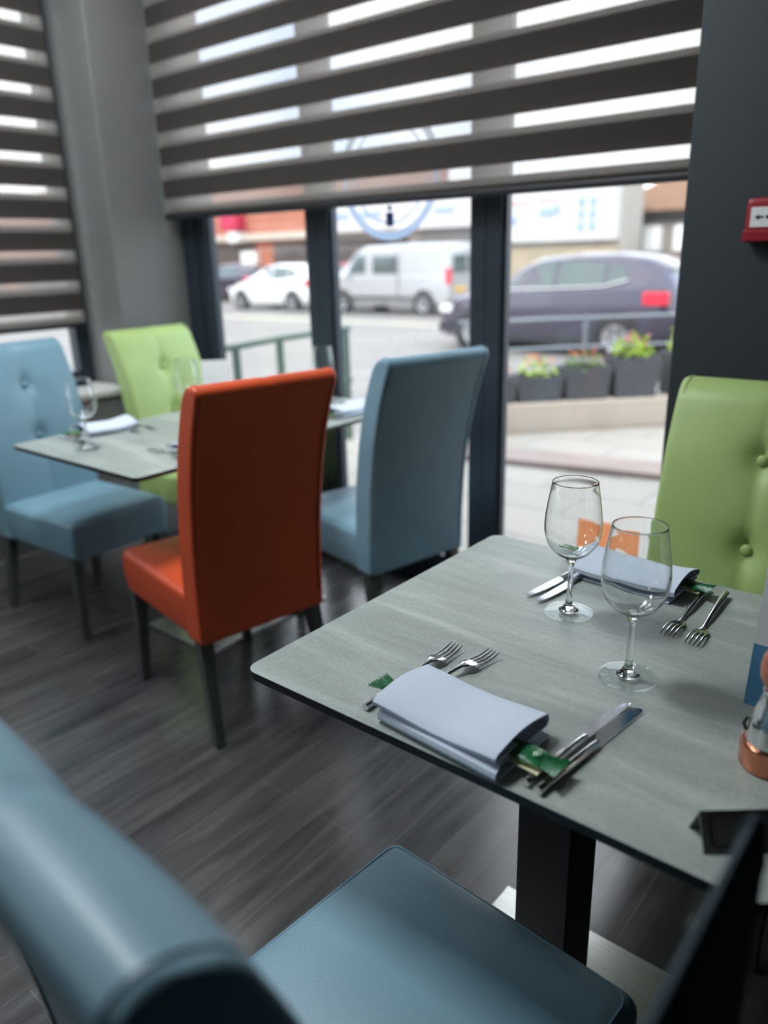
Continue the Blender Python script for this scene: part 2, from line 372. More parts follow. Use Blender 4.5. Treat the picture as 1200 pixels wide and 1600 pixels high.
struct(obj('trim_2', bx(LX, -.716, 2.40, 2.50, 0, .05), 'frame', smooth=False, bevel=.004))
struct(obj('trim_3', bx(LX, -3.10, 2.40, 2.50, .05, 2.52), 'frame', smooth=False, bevel=.004))

def window_leaf(idx, x0, x1, label=None):
    e = empty('window_%d' % idx, (0, 0, 0)); struct(e)
    st = .062
    b = nb(); y0, y1 = 2.41, 2.475
    box(b, x0, x0+st, y0, y1, .05, 2.5); box(b, x1-st, x1, y0, y1, .05, 2.5)
    box(b, x0+st, x1-st, y0, y1, .05, .14); box(b, x0+st, x1-st, y0, y1, 2.42, 2.5)
    # glazing bead
    for a, c in ((x0+st, x0+st+.012), (x1-st-.012, x1-st)): box(b, a, c, 2.425, 2.46, .14, 2.42)
    obj('window_frame', b, 'frame', e, smooth=False, bevel=.003, seg=2)
    obj('pane', bx(x0+st, x1-st, 2.437, 2.443, .14, 2.42), 'pane', e, smooth=False)
    return e
wl1 = window_leaf(1, -3.10, -2.325)
wl2 = window_leaf(2, -2.325, -1.515)
wl3 = window_leaf(3, -1.515, -.716)
e = empty('window_4'); struct(e)
b = nb()
for y0, y1 in ((1.96, 2.03), (.55, .62), (-.85, -.78), (-2.2, -2.13)): box(b, -3.56, -3.50, y0, y1, .76, 2.52)
box(b, -3.56, -3.50, -2.13, 1.96, .76, .82); box(b, -3.56, -3.50, -2.13, 1.96, 2.45, 2.52)
obj('window_frame', b, 'frame', e, smooth=False, bevel=.003, seg=2)
obj('pane', bx(-3.533, -3.527, -2.13, 1.96, .82, 2.45), 'pane', e, smooth=False)

# stickers on the panes
st = thing('window_sticker', 'faded round pale blue transfer on the middle window pane', 'sticker', (-1.955, 2.432, 1.60))
b = nb()
def ring(b, r0, r1, n=64, y=0, dy=.0006, a0=0, a1=2*PI):
    vs = []
    for k in range(n+1):
        a = a0+(a1-a0)*k/n; vs.append([b.verts.new((r*math.cos(a), yy, r*math.sin(a))) for r, yy in ((r0, y), (r1, y), (r1, y-dy), (r0, y-dy))])
    for p, q in zip(vs, vs[1:]):
        for i in range(4): b.faces.new((p[i], p[(i+1) % 4], q[(i+1) % 4], q[i]))
ring(b, .205, .235); ring(b, .168, .176)
obj('ring', b, 'decal', st, smooth=False)
b = nb(); box(b, -.018, .018, -.0006, 0, -.185, -.135); box(b, -.010, .010, -.0006, 0, -.128, -.112)
obj('emblem', b, 'decal_b', st, smooth=False)
po = thing('window_poster', 'peach orange poster with pale leaf stuck low on the right window pane', 'poster', (-1.0, 2.42, .30))
obj('sheet', bx(-.115, .105, 0, .0015, -.14, .115), 'poster', po, smooth=False)

# ------------------------------------------------------------------ zebra blinds
def blind(label, axis, a0, a1, pos, back, z_bot, z_first, pitch, z_top, outward):
    """axis 'x': runs along x at y=pos; axis 'y': runs along y at x=pos"""
    t = thing('zebra_roller_blind', label, 'blind', ((a0+a1)/2, pos, z_bot) if axis == 'x' else (pos, (a0+a1)/2, z_bot))
    L = (a1-a0)/2
    def slab(b, d, z0, z1, th=.0008):
        if axis == 'x': box(b, -L, L, d, d+th*outward, z0-z_bot, z1-z_bot)
        else: box(b, d, d+th*outward, -L, L, z0-z_bot, z1-z_bot)
    cf, cb, sf, sb = nb(), nb(), nb(), nb()
    k = -1
    while True:
        zc = z_first + k*pitch           # centre of the clear gap
        if zc > z_top+pitch: break
        # front layer cloth from above the gap; back layer shifted up
        for (bc, bs, d, sh) in ((cf, sf, 0, -.0125), (cb, sb, back*outward, .0125)):
            c0, c1 = zc+pitch/2-.039+sh, zc+pitch/2+.039+sh
            c0_, c1_ = max(c0, z_bot+.02), min(c1, z_top)
            if c1_ > c0_: slab(bc, d, c0_, c1_)
            s0, s1 = max(c1-pitch, z_bot+.02), min(c0, z_top)
            if s1 > s0: slab(bs, d, s0, s1, .0004)
        k += 1
    obj('cloth_band', cf, 'cloth', t, smooth=False); obj('cloth_band', cb, 'cloth', t, smooth=False)
    obj('sheer_band', sf, 'sheer', t, smooth=False); obj('sheer_band', sb, 'sheer', t, smooth=False)
    b = nb()
    if axis == 'x': box(b, -L, L, -.008, back+.006, 0, .022)
    else: box(b, -back-.006, .008, -L, L, 0, .022)
    obj('bottom_rail', b, 'black', t, smooth=False, bevel=.006)
    b = nb()
    if axis == 'x': box(b, -L, L, -.03, back+.03, z_top-z_bot, z_top-z_bot+.09)
    else: box(b, -back-.03, .03, -L, L, z_top-z_bot, z_top-z_bot+.09)
    obj('head_box', b, 'black', t, smooth=False, bevel=.01)
    return t
blind('taupe and clear striped zebra blind half lowered over the wide front window', 'x', -3.165, -.722, 2.30, .028, 1.487, 1.5615, .1355, 2.43, 1)
blind('taupe and clear striped zebra blind lowered over the left side window', 'y', -2.1, 1.972, -3.42, .028, 1.03, 1.091, .1312, 2.43, -1)

# unseen fill panels added under the ceiling to brighten the room
for i, (x, y, f) in enumerate(FILL_LAMPS):
    t = thing('ceiling_light', 'square white ceiling light panel over the dining room', 'ceiling light', (x, y, CZ), 0, 'ceiling light panels')
    obj('frame', bx(-.31, .31, -.31, .31, -.03, 0), 'white', t, smooth=False, bevel=.005)
    obj('diffuser', bx(-.28, .28, -.28, .28, -.034, -.03), 'lamp', t, smooth=False)
    l = area('ceiling_lamp', (x, y, CZ-.05), .55, FILL_POWER*f, (.86, .94, 1))

# fire alarm call point
t = thing('fire_alarm_call_point', 'small red fire alarm call point on the slate pillar', 'fire alarm', (-.514, PY, 1.37))
obj('housing', roundbox(.048, .014, .048, .006, 7, lambda p: p+Vector((0, -.014, 0))), 'red', t)
obj('lower_panel', bx(-.049, .049, -.040, -.014, -.047, -.022), 'red', t, smooth=False, bevel=.003)
obj('window_plate', bx(-.037, .037, -.031, -.028, -.016, .028), 'white', t, smooth=False, bevel=.001)
b = nb()
prism(b, [(-.028, .0), (-.018, .006), (-.018, .002), (-.008, .002), (-.008, -.002), (-.018, -.002), (-.018, -.006)], 0, .0008, T=lambda v: Vector((v.x, -.0312-v.z, v.y+.006)))
prism(b, [(.028, .0), (.018, .006), (.018, .002), (.008, .002), (.008, -.002), (.018, -.002), (.018, -.006)], 0, .0008, T=lambda v: Vector((v.x, -.0312-v.z, v.y+.006)))
lathe_b = [(math.cos(k*PI/8)*.004, math.sin(k*PI/8)*.004) for k in range(16)]
prism(b, lathe_b, 0, .0008, T=lambda v: Vector((v.x, -.0312-v.z, v.y+.006)))
obj('arrow_mark', b, 'mark', t, smooth=False)

# ------------------------------------------------------------------ chairs
REAR = [(.30, -.243), (.45, -.246), (.60, -.257), (.75, -.280), (.88, -.313), (.98, -.352), (1.05, -.388)]
THK = [(.30, .085), (.60, .088), (.85, .085), (1.05, .080)]
BTN = (.872, .68)
def back_surface(u, v, z, tuft):
    th = smooth_lerp(THK, z); y = smooth_lerp(REAR, z)+th/2 + v
    return y, th
def make_chair(label, mat, loc, rz, h=1.035, w=.207, legs='leg', tuft=True, seat_front=.278, rear=REAR, thk=THK):
    t = thing('dining_chair', label, 'chair', (loc[0], loc[1], 0), rz, None)
    # seat pad
    sw, sd, sh = w, (seat_front+.19)/2, .0725
    def sfn(p):
        q = p.copy()
        if p.z > 0:
            dx = 1-(p.x/sw)**2; dy = 1-(p.y/sd)**2
            q.z += .012*max(0, dx)*max(0, dy)
        f = 1 - .03*max(0, (-p.z/sh))
        return Vector((q.x*f, (seat_front-.19)/2+q.y*f, .3815+q.z))
    seat = obj('seat', roundbox(sw, sd, sh, .022, 17, sfn), mat, t)
    # stitched edge line on the seat top
    b = nb(); pts = []
    for x, y in rrect(-sw+.014, sw-.014, -sd+.03, sd-.014, .02, 5):
        z = .0725+.012*max(0, 1-(x/sw)**2)*max(0, 1-(y/sd)**2)
        pts.append((x, y+(seat_front-.19)/2, .3815+z-.0012))
    tube(b, pts, .0016, 5, closed=True)
    obj('seat_piping', b, mat, seat)
    # backrest
    zc = (h+.311)/2; hh = (h-.311)/2; th0 = .0425
    def bfn(p):
        z = zc+p.z
        y0 = smooth_lerp(rear, z); th = smooth_lerp(thk, z); sc = th/.085
        tz = max(0, z-(h-.043))/.043; rr_ = math.sqrt(max(0, 1-min(1, tz)**2)); rr_ = max(rr_, .06) if tz > 0 else 1
        y = y0+th/2+p.y*sc*rr_; x = p.x
        if tuft and p.y > .0:
            k = min(1, p.y/.02)
            groove = math.exp(-(x/.010)**2)*.0035
            bulge = .004*max(0, 1-(abs(abs(x)-w*.5)/(w*.5))**2)
            d = 0
            for zb in BTN:
                r = math.hypot(x, z-zb); d += .022*math.exp(-(r/.030)**2) + .004*math.exp(-(r/.09)**2)
                d += .003*math.exp(-((z-zb)/.009)**2)*max(0, 1-abs(x)/(w*.8))
            if z < .52: groove *= 1
            y -= k*(groove+d-bulge)
        if tuft and p.z > hh-.02: z -= .0022*math.exp(-(x/.008)**2)
        return Vector((x, y, z))
    back = obj('backrest', roundbox(w, th0, hh, .012, 41, bfn, .045), mat, t)
    if tuft:
        for zb in BTN:
            bb = nb(); bmesh.ops.create_uvsphere(bb, u_segments=16, v_segments=10, radius=.013)
            y = smooth_lerp(rear, zb)+smooth_lerp(thk, zb)-.0195
            for v in bb.verts: v.co = Vector((v.co.x, v.co.y*.55+y, v.co.z+zb))
            obj('button', bb, mat, back)
    for s in (-1, 1):
        b = nb(); pts = []
        u = s*(w-.014)
        zs = [.36+(h-.075-.36)*k/12 for k in range(13)]
        for z in zs: pts.append((u, smooth_lerp(rear, z)-.0004, z))
        def bsurf(z, sd):
            tz = max(0, z-(h-.043))/.043; rr_ = math.sqrt(max(0, 1-min(1, tz)**2)); th = smooth_lerp(thk, z)
            return smooth_lerp(rear, z)+th/2+sd*th/2*rr_
        pts = [(u, bsurf(z, -1)-.0006, z) for z in zs]
        for k in range(1, 16):
            a = PI-PI*k/16; z = h-.043+.043*math.sin(a); z = min(z, h-.0002)
            if z <= h-.075: continue
            pts.append((u, bsurf(z, math.copysign(1, math.cos(a)) if abs(math.cos(a)) > 1e-6 else 0), z+.0006))
        obj('piping', tube(nb(), pts, .0022, 6), mat, back)
    # legs
    for sx in (-1, 1):
        for y0, y1 in ((.232, .240), (-.205, -.262)):
            bb = nb(); tw, bw = .021, .0135
            if seat_front != .278 and y0 > 0: y0, y1 = y0-.02, y1-.02
            top = [(sx*(w-.026)+a*tw, y0+c*tw, .325) for a, c in ((-1, -1), (1, -1), (1, 1), (-1, 1))]
            bot = [(sx*(w-.014)+a*bw, y1+c*bw, .0) for a, c in ((-1, -1), (1, -1), (1, 1), (-1, 1))]
            A = [bb.verts.new(p) for p in bot]; B = [bb.verts.new(p) for p in top]
            bb.faces.new(A[::-1]); bb.faces.new(B)
            for i in range(4): bb.faces.new((A[i], A[(i+1) % 4], B[(i+1) % 4], B[i]))
            obj('leg', bb, 'leg', t, smooth=False, bevel=.003, seg=2)
    return t
R = math.radians
make_chair('burnt orange high-backed leather chair seen from behind, at the far table', 'orange_l', (-1.793, 1.368), R(79.4))
make_chair('blue leather chair seen from behind, tucked in beside the orange chair', 'blue_l', (-1.718, 2.012), R(77.5), h=1.03)
make_chair('blue buttoned chair facing the far table at the left edge', 'blue_l', (-2.731, 1.435), R(-87.2), h=1.03)
make_chair('green buttoned chair at the far table next to the corner column', 'green_l', (-2.70, 2.05), R(-87), h=1.035)
make_chair('green buttoned chair behind the near table, against the slate pillar', 'green_l', (-.392, 1.515), R(181), h=1.03, seat_front=.258)
near = make_chair('large blue chair in the foreground with its seat pushed under the near table', 'blue_l', (-.442, .469), R(-4), h=1.0)
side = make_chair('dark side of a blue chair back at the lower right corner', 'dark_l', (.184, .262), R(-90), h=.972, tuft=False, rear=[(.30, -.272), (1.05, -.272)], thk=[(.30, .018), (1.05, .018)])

# ------------------------------------------------------------------ tables
def make_table(label, x0, x1, y0, y1, plate, cols):
    cx, cy = (x0+x1)/2, (y0+y1)/2
    t = thing('dining_table', label, 'table', (cx, cy, 0))
    hx, hy = (x1-x0)/2, (y1-y0)/2
    b = nb(); poly = rrect(-hx, hx, -hy, hy, .022, 8)
    prism(b, poly, .7375, .75, 0)
    b.faces.ensure_lookup_table()
    b.normal_update()
    for f in b.faces:
        if f.normal.z > .9 or (abs(f.normal.z) > .9 and f.calc_center_median().z > .745): f.material_index = 0
        else: f.material_index = 1
    top = obj('tabletop', b, ['table', 'black'], t, smooth=False)
    px, py, sx, sy = plate
    obj('base_plate', bx(px-sx-cx, px+sx-cx, py-sy-cy, py+sy-cy, 0.001, .011), 'plate', t, smooth=False, bevel=.004)
    for (x, y, a, c) in cols:
        obj('column', bx(x-a-cx, x+a-cx, y-c-cy, y+c-cy, .011, .725), 'black', t, smooth=False, bevel=.003)
    obj('top_bracket', bx(-.19+px-cx, .19+px-cx, -.19+py-cy, .19+py-cy, .725, .7375), 'black', t, smooth=False, bevel=.002)
    return t
make_table('square grey stone-effect table laid for two in the foreground', -.800, -.085, .632, 1.328, (-.45, .968, .212, .212), [(-.452, .968, .047, .05)])
make_table('long grey stone-effect table laid for four beside the window', -2.54, -1.829, 1.136, 2.36, (-2.20, 1.745, .19, .29), [(-2.185, 1.60, .03, .03), (-2.185, 1.89, .03, .03)])
TZ = .7505

# ------------------------------------------------------------------ cutlery
def fork_mesh():
    b = nb()
    # handle along +y, length .205; tines at +y end
    P = [(0, 0, .0045), (0, .02, .0047), (0, .06, .0050), (0, .10, .0058), (0, .125, .0085), (0, .140, .0105), (0, .150, .0100)]
    Rr = [(.0055, .0042), (.0055, .0042), (.0047, .0038), (.0036, .0032), (.0030, .0024), (.0042, .0018), (.0105, .0011)]
    tube(b, P, Rr, 14)
    hp = [(.150, .0100, .0105), (.157, .0085, .0125), (.165, .0068, .0128)]
    tube(b, [(0, y, z) for y, z, w_ in hp], [(w_, .0010) for y, z, w_ in hp], 14)
    for k in range(4):
        x = (-1.5+k)*.0067
        tube(b, [(x, .162, .0073), (x, .172, .0060), (x, .185, .0052), (x, .198, .0062), (x*.96, .209, .0092)], [(.0022, .0010), (.0020, .0010), (.0018, .0010), (.0015, .0009), (.0006, .0005)], 8)
    return b
def knife_mesh():
    b = nb()
    tube(b, [(0, 0, .0048), (0, .03, .0048), (0, .08, .0048), (0, .115, .0045), (0, .124, .0042)], [(.0057, .0046), (.0058, .0047), (.0054, .0043), (.0044, .0036), (.0036, .0026)], 14)
    prof = [(.122, -.0045, .0045), (.130, -.0050, .0095), (.150, -.0050, .0100), (.180, -.0050, .0092), (.205, -.0050, .0068), (.218, -.0050, .0035), (.2255, -.0042, -.0012)]
    A = []
    for y, xa, xb in prof:
        A.append([b.verts.new((-xa, y, .0052)), b.verts.new((-xa, y, .0034)), b.verts.new((-xb, y, .0040)), b.verts.new((-xb, y, .0046))])
    b.faces.new(A[0]); b.faces.new(A[-1][::-1])
    for p, q in zip(A, A[1:]):
        for i in range(4): b.faces.new((p[i], q[i], q[(i+1) % 4], p[(i+1) % 4]))
    return b
_fork = None; _knife = None
def cutlery(kind, loc, rz, label, group=None, tilt=(0, 0)):
    if tilt[1]: loc = (loc[0], loc[1], .0005)
    global _fork, _knife
    if kind == 'fork':
        if _fork is None: o = obj('fork', fork_mesh(), 'steel'); _fork = o
        else: o = _fork.copy(); COL.objects.link(o)
        cat = 'fork'
    else:
        if _knife is None: o = obj('knife', knife_mesh(), 'steel'); _knife = o
        else: o = _knife.copy(); COL.objects.link(o)
        cat = 'knife'
    o.location = (loc[0], loc[1], TZ+(loc[2] if len(loc) > 2 else 0)); o.rotation_euler = (tilt[0], tilt[1], rz)
    tag(o, label, cat, group); return o

# folded napkin: serpentine ribbon extruded along x
def napkin_mesh(L=.188, seed=0, puff=1.0):
    rnd = random.Random(seed); b = nb()
    def layer_path():
        P = []
        P += [(.060-.112*k/8, .0016) for k in range(9)]                           # bottom layer going forward
        P += [(-.052-.0055*math.sin(a), .0016+.0042*(1-math.cos(a))) for a in (PI*.25, PI*.5, PI*.75, PI)]
        P += [(-.046+.100*k/7, .0102+.0006*math.sin(k)) for k in range(8)]        # comes back
        P += [(.054+.0050*math.sin(a), .0102+.0052*(1-math.cos(a))) for a in (PI*.3, PI*.6, PI)]
        top = [(.052-.104*k/9, .0206+.0052*puff*math.sin(PI*k/9)) for k in range(1, 10)]
        P += top
        P += [(-.0515-.0060*math.sin(a), .0192-.0022*(1-math.cos(a))) for a in (PI*.35, PI*.7, PI)]
        P += [(-.044, .0148), (-.030, .0150), (-.010, .0152)]
        return P
    P = layer_path(); n = len(P); nx = 20; th = .0017
    # normals in profile
    N = []
    for i in range(n):
        a = P[max(0, i-1)]; c = P[min(n-1, i+1)]; d = Vector((c[0]-a[0], c[1]-a[1])).normalized(); N.append((-d.y, d.x))
    R1, R2 = [], []
    for j in range(nx+1):
        u = j/nx; x = -L/2+L*u
        r1, r2 = [], []
        for i in range(n):
            y, z = P[i]; lay = i/n
            low = 1 if i < 13 else 0
            xs = x*(1.0 if not low else .985) + (.006*low)
            yo = (-.006*(u) if low else .002*math.sin(u*PI))            # the lower layer peeps out to the right
            if i < 22: pass
            sag = (-.0028*math.sin(PI*u)*puff if z > .012 else 0) + (.0010*math.sin(7*u+seed) if z > .012 else 0)
            zz = max(.0010, z+sag)
            for s, rr in ((1, r1), (-1, r2)):
                rr.append(b.verts.new((xs, y+yo+N[i][0]*th*s*.5, 1.4*max(.0002, zz+N[i][1]*th*s*.5))))
        R1.append(r1); R2.append(r2)
    for j in range(nx):
        for i in range(n-1):
            b.faces.new((R1[j][i], R1[j+1][i], R1[j+1][i+1], R1[j][i+1]))
            b.faces.new((R2[j][i], R2[j][i+1], R2[j+1][i+1], R2[j+1][i]))
        b.faces.new((R1[j][0], R2[j][0], R2[j+1][0], R1[j+1][0])); b.faces.new((R1[j][-1], R1[j+1][-1], R2[j+1][-1], R2[j][-1]))
    for j in (0, nx):
        for i in range(n-1): b.faces.new((R1[j][i], R1[j][i+1], R2[j][i+1], R2[j][i]))
    return b
def packet_parts(t, full=True):
    # flat pillow packet along x, length .26, with crimped ends
    b = nb(); rows = []
    xs = [-.122, -.116, -.10, -.07, -.03, .0, .03, .07, .10, .116, .122]
    for x in xs:
        e = max(0, 1-(abs(x)/.122)**6); hw = .0145+.0025*(abs(x)>.095)+.0010*math.sin(x*90); hz = (.0030+.0046*(abs(x)>.095))*e+.0004
        rows.append([b.verts.new((x, hw*math.cos(2*PI*k/16), .0048+hz*math.sin(2*PI*k/16)*(1+.12*math.sin(x*300+k)))) for k in range(16)])
    for p, q in zip(rows, rows[1:]):
        for k in range(16):
            f = b.faces.new((p[k], q[k], q[(k+1) % 16], p[(k+1) % 16])); f.material_index = 1 if k in (8, 9, 10, 11, 12, 13, 14, 15) else 0
    b.faces.new(rows[0]); b.faces.new(rows[-1][::-1])
    body = obj('wrapper', b, ['green_w', 'cream'], t)
    obj('backing', bx(-.128, .124, -.021, .018, -.0012, -.0004), 'cream', t, smooth=False)
    for s in (-1, 1):
        b = nb(); N = 17; ra = []
        for k in range(N):
            y = (-.5+k/(N-1))*.034; zz = .0048+.0022*(k % 2)
            tip = s*(.143+.003*(k % 2))
            ra.append([b.verts.new((s*.118, y*.62, zz)), b.verts.new((tip, y*1.15, zz+.001)), b.verts.new((tip, y*1.15, zz+.0004)), b.verts.new((s*.118, y*.62, zz-.0006))])
        for p, q in zip(ra, ra[1:]):
            for i in range(4): b.faces.new((p[i], q[i], q[(i+1) % 4], p[(i+1) % 4]))
        b.faces.new(ra[0]); b.faces.new(ra[-1][::-1])
        obj('crimped_end', b, 'green_w', t, smooth=False)
    # printed leaf swirl and dark badge on the showing ends
    b = nb()
    for k in range(5):
        a = -1.1+k*.5
        tube(b, [(.106+.003*math.cos(a), .001+.003*math.sin(a), .0126), (.106+.009*math.cos(a), .001+.009*math.sin(a), .0112)], [(.0006, .0003), (.0014, .0003)], 6)
    obj('leaf_emblem', b, 'pale_print', body)
    b = nb(); tube(b, [(-.112, -.006, .0104), (-.106, .008, .0110)], [(.004, .0004), (.005, .0004)], 8)
    obj('badge', b, 'dark_print', body)
_nap = {}
def setting(cx, cy, rz, tagname, far=False, seed=0, forks=((-.105, -.055, .03), (-.075, -.055, -.16)), knives=((.128, -.060, -.04), (.142, -.060, -.055)), napkin=True, puff=1.0, nrot=0, flip=False, edge=False):
    """tagname: where it is, used in the labels"""
    c, s = math.cos(rz), math.sin(rz)
    def W(x, y): return (cx+c*x-s*y, cy+s*x+c*y)
    if napkin:
        t = obj('folded_napkin', napkin_mesh(seed=seed, puff=puff), 'linen'); x, y = W(0, 0)
        t.location = (x, y, TZ); t.rotation_euler = (0, 0, rz+nrot)
        tag(t, 'folded white linen napkin %s' % tagname, 'napkin')
        p = thing('breadstick_packet', 'green foil packet in the napkin %s' % tagname, 'food packet', (0, 0, 0))
        x, y = W(.010, -.008); p.location = (x, y, TZ+.0125); p.rotation_euler = (0, 0, rz+nrot-.03); packet_parts(p)
    names = (('outer', 'inner'))
    for i, (x, y, a) in enumerate(forks):
        q = W(x, y); o = cutlery('fork', q, rz+a, '%s steel fork beside the napkin %s' % (names[i], tagname))
        if flip: o.rotation_euler = (0, PI, rz+a); o.location.z = TZ+.0117
    for i, (x, y, a) in enumerate(knives):
        q = W(x, y); o = cutlery('knife', q, rz+a, '%s steel knife beside the napkin %s' % (names[1-i], tagname))
        if edge and i == 1: o.rotation_euler = (0, R(48), rz+a); o.location.z = TZ+.0022
setting(-.468, .698, -.02, 'at the front of the near table', seed=1,
        forks=((-.118, -.045, .0), (-.098, -.026, -.17)), knives=((.124, -.048, -.10), (.1385, -.051, -.10)), nrot=-.03, edge=True)
setting(-.470, 1.262, PI-.03, 'at the far side of the near table', seed=4, puff=1.5,
        forks=((-.118, -.035, .05), (-.150, -.028, .09)), knives=((.076, -.036, -.05), (.093, -.045, -.09)), nrot=.0, flip=True)
setting(-2.455, 1.43, -PI/2, 'on the far table by the left blue chair', seed=3, puff=1.8)
setting(-2.455, 2.03, -PI/2, 'on the far table by its green chair', seed=5, napkin=True)
setting(-1.925, 1.46, PI/2, 'on the far table by the orange chair', seed=6)
setting(-1.935, 2.13, PI/2, 'on the far table by the rear blue chair', seed=7)

# ------------------------------------------------------------------ wine glasses
def dens(P, k=2):
    for _ in range(k):
        Q = [P[0]]
        for a, c in zip(P, P[1:]): Q += [(a[0]*.75+c[0]*.25, a[1]*.75+c[1]*.25), (a[0]*.25+c[0]*.75, a[1]*.25+c[1]*.75)]
        Q.append(P[-1]); P = Q
    return P
def wine_glass(x, y, label):
    t = thing('wine_glass', label, 'wine glass', (x, y, TZ))
    out = [(.0, .0962), (.0078, .0965), (.017, .100), (.0285, .108), (.038, .120), (.0435, .134), (.0455, .150), (.0446, .167), (.0420, .187), (.0388, .206), (.0356, .225)]
    inn = [(.0346, .2255), (.0343, .224), (.0379, .206), (.0411, .187), (.0437, .167), (.0446, .150), (.0426, .134), (.0371, .121), (.0279, .1092), (.016, .1014), (.006, .0992), (0, .0990)]
    obj('bowl', lathe(nb(), dens(out)+dens(inn), 64), 'glass', t, angle=80)
    obj('stem', lathe(nb(), dens([(0, .0045), (.0190, .0048), (.0110, .0085), (.0050, .0200), (.0042, .045), (.0042, .075), (.0050, .0870), (.0080, .0940), (.0100, .0962), (0, .0964)], 2), 32), 'glass', t, angle=80)
    obj('foot', lathe(nb(), dens([(0, 0), (.031, 0), (.0395, .0006), (.0410, .0018), (.0400, .0030), (.030, .0036), (.020, .0046), (.0, .0048)], 2), 64), 'thin_glass', t, angle=80)
    return t
wine_glass(-.347, .938, 'empty wine glass nearest the viewer on the near table')
wine_glass(-.505, 1.075, 'empty wine glass on the near table beside the far pair of knives')
wine_glass(-2.26, 1.25, 'blurred wine glass on the far table near the left blue chair')
wine_glass(-2.35, 1.72, 'blurred wine glass on the far table in front of the white menu card')
wine_glass(-2.17, 2.25, 'blurred wine glass seen above the orange chair back, by the window')

# ------------------------------------------------------------------ small things on the tables
def menu(label, x, y, rz, wd, h=.21, blue=.085):
    t = thing('menu_card', label, 'menu', (x, y, TZ), rz)
    a = .16
    for s, nm in ((1, 'front_leaf'), (-1, 'rear_leaf')):
        b = nb(); m = Matrix.Rotation(a*s, 4, 'X'); m = Matrix.Translation((0, 0, h)) @ Matrix.Rotation(-a*s, 4, 'X') @ Matrix.Translation((0, 0, -h))
        box(b, 0, wd, -.0006, .0006, blue, h-.001, 0, m); f = obj(nm, b, 'white', t, smooth=False)
        b = nb(); box(b, 0, wd, -.0006, .0006, .003, blue, 0, m); obj('blue_panel', b, 'menu_blue', f, smooth=False)
    return t
menu('white and blue folded menu card at the right edge of the near table', -.200, .99, 0, .15)
menu('white and blue folded menu card on the far table behind the orange chair', -2.36, 1.80, R(48), .10, .21)

t = thing('pepper_mill', 'copper and steel pepper mill at the right edge of the near table', 'pepper mill', (-.1435, .850, TZ))
obj('base_band', lathe(nb(), [(0, 0), (.0300, 0), (.0315, .002), (.0318, .026), (.0305, .030), (.0285, .0305), (0, .0305)], 40), 'copper', t)
obj('body', lathe(nb(), [(0, .030), (.0265, .030), (.0272, .033), (.0262, .038), (.0255, .050), (.0225, .066), (.0175, .080), (.0150, .092), (.0160, .098), (0, .098)], 40), 'steel', t)
obj('knob', lathe(nb(), [(0, .096), (.010, .097), (.0165, .103), (.0205, .113), (.0215, .124), (.0200, .136), (.0150, .147), (.0080, .153), (0, .155)], 40), 'cwood', t)
obj('finial', lathe(nb(), [(0, .153), (.005, .154), (.006, .159), (.004, .164), (0, .165)], 20), 'steel', t)
b = nb(); tube(b, [(-.0262, -.006, .040), (-.0295, -.006, .047), (-.0262, -.006, .056)], .0022, 8); obj('clip', b, 'black', t)

t = thing('table_number_stand', 'small black tent-shaped table number stand at the near table front edge', 'table number', (-.131, .710, TZ), R(40))
hh, fy, ry = .036, .020, .0
b = nb()
prism(b, [(-fy, 0), (ry, hh), (.020, 0), (.0178, 0), (ry, hh-.004), (-fy+.0022, 0)], -.048, .052, T=lambda v: Vector((v.z, v.x, v.y)))
obj('tent', b, 'tent', t, smooth=False, bevel=.0005)
ang = math.atan2(hh, ry+fy)
def onf(x, q, d): # point on the front slope; q along slope from bottom
    return Vector((x, -fy+q*math.cos(ang)-d*math.sin(ang), q*math.sin(ang)+d*math.cos(ang)))
b = nb()
def slope_box(b, x0, x1, q0, q1):
    vs = [b.verts.new(onf(x, q, d)) for d in (.0001, .0006) for x, q in ((x0, q0), (x1, q0), (x1, q1), (x0, q1))]
    for f in ((3, 2, 1, 0), (4, 5, 6, 7), (0, 1, 5, 4), (1, 2, 6, 5), (2, 3, 7, 6), (3, 0, 4, 7)): b.faces.new([vs[i] for i in f])
for a in ((-.040, -.0388, .010, .035), (.0388, .040, .010, .035), (-.036, .036, .0375, .0385), (-.036, .036, .0065, .0075)): slope_box(b, *a)
for sx in (-1, 1):
    slope_box(b, *sorted((sx*.040, sx*.036)), .035, .036); slope_box(b, *sorted((sx*.040, sx*.036)), .009, .010)
obj('border', b, 'mark', t, smooth=False)
b = nb(); slope_box(b, -.0040, .0010, .013, .0155); slope_box(b, -.002, .0005, .013, .031)
slope_box(b, -.0045, -.0015, .027, .029); slope_box(b, -.009, .006, .0105, .0125)
obj('numeral', b, 'mark', t, smooth=False)
# scuff marks on the side chair
b = nb(); bmesh.ops.create_uvsphere(b, u_segments=12, v_segments=8, radius=1)
for v in b.verts: v.co = Vector((.0045*v.co.x, .0014*v.co.y, .0035*v.co.z))
SC = obj('scuff_mark', b, 'scuff', side)
SC.location = (-.095, -.268, .966)

# ------------------------------------------------------------------ outside
RZ = -.42
struct(obj('ground_road', bx(-70, 40, 4.0, 90, RZ-.3, RZ), 'tar', smooth=False))
struct(obj('ground_forecourt', bx(-70, -3.6, -40, 4.0, RZ-.3, RZ+.0), 'tar', smooth=False))
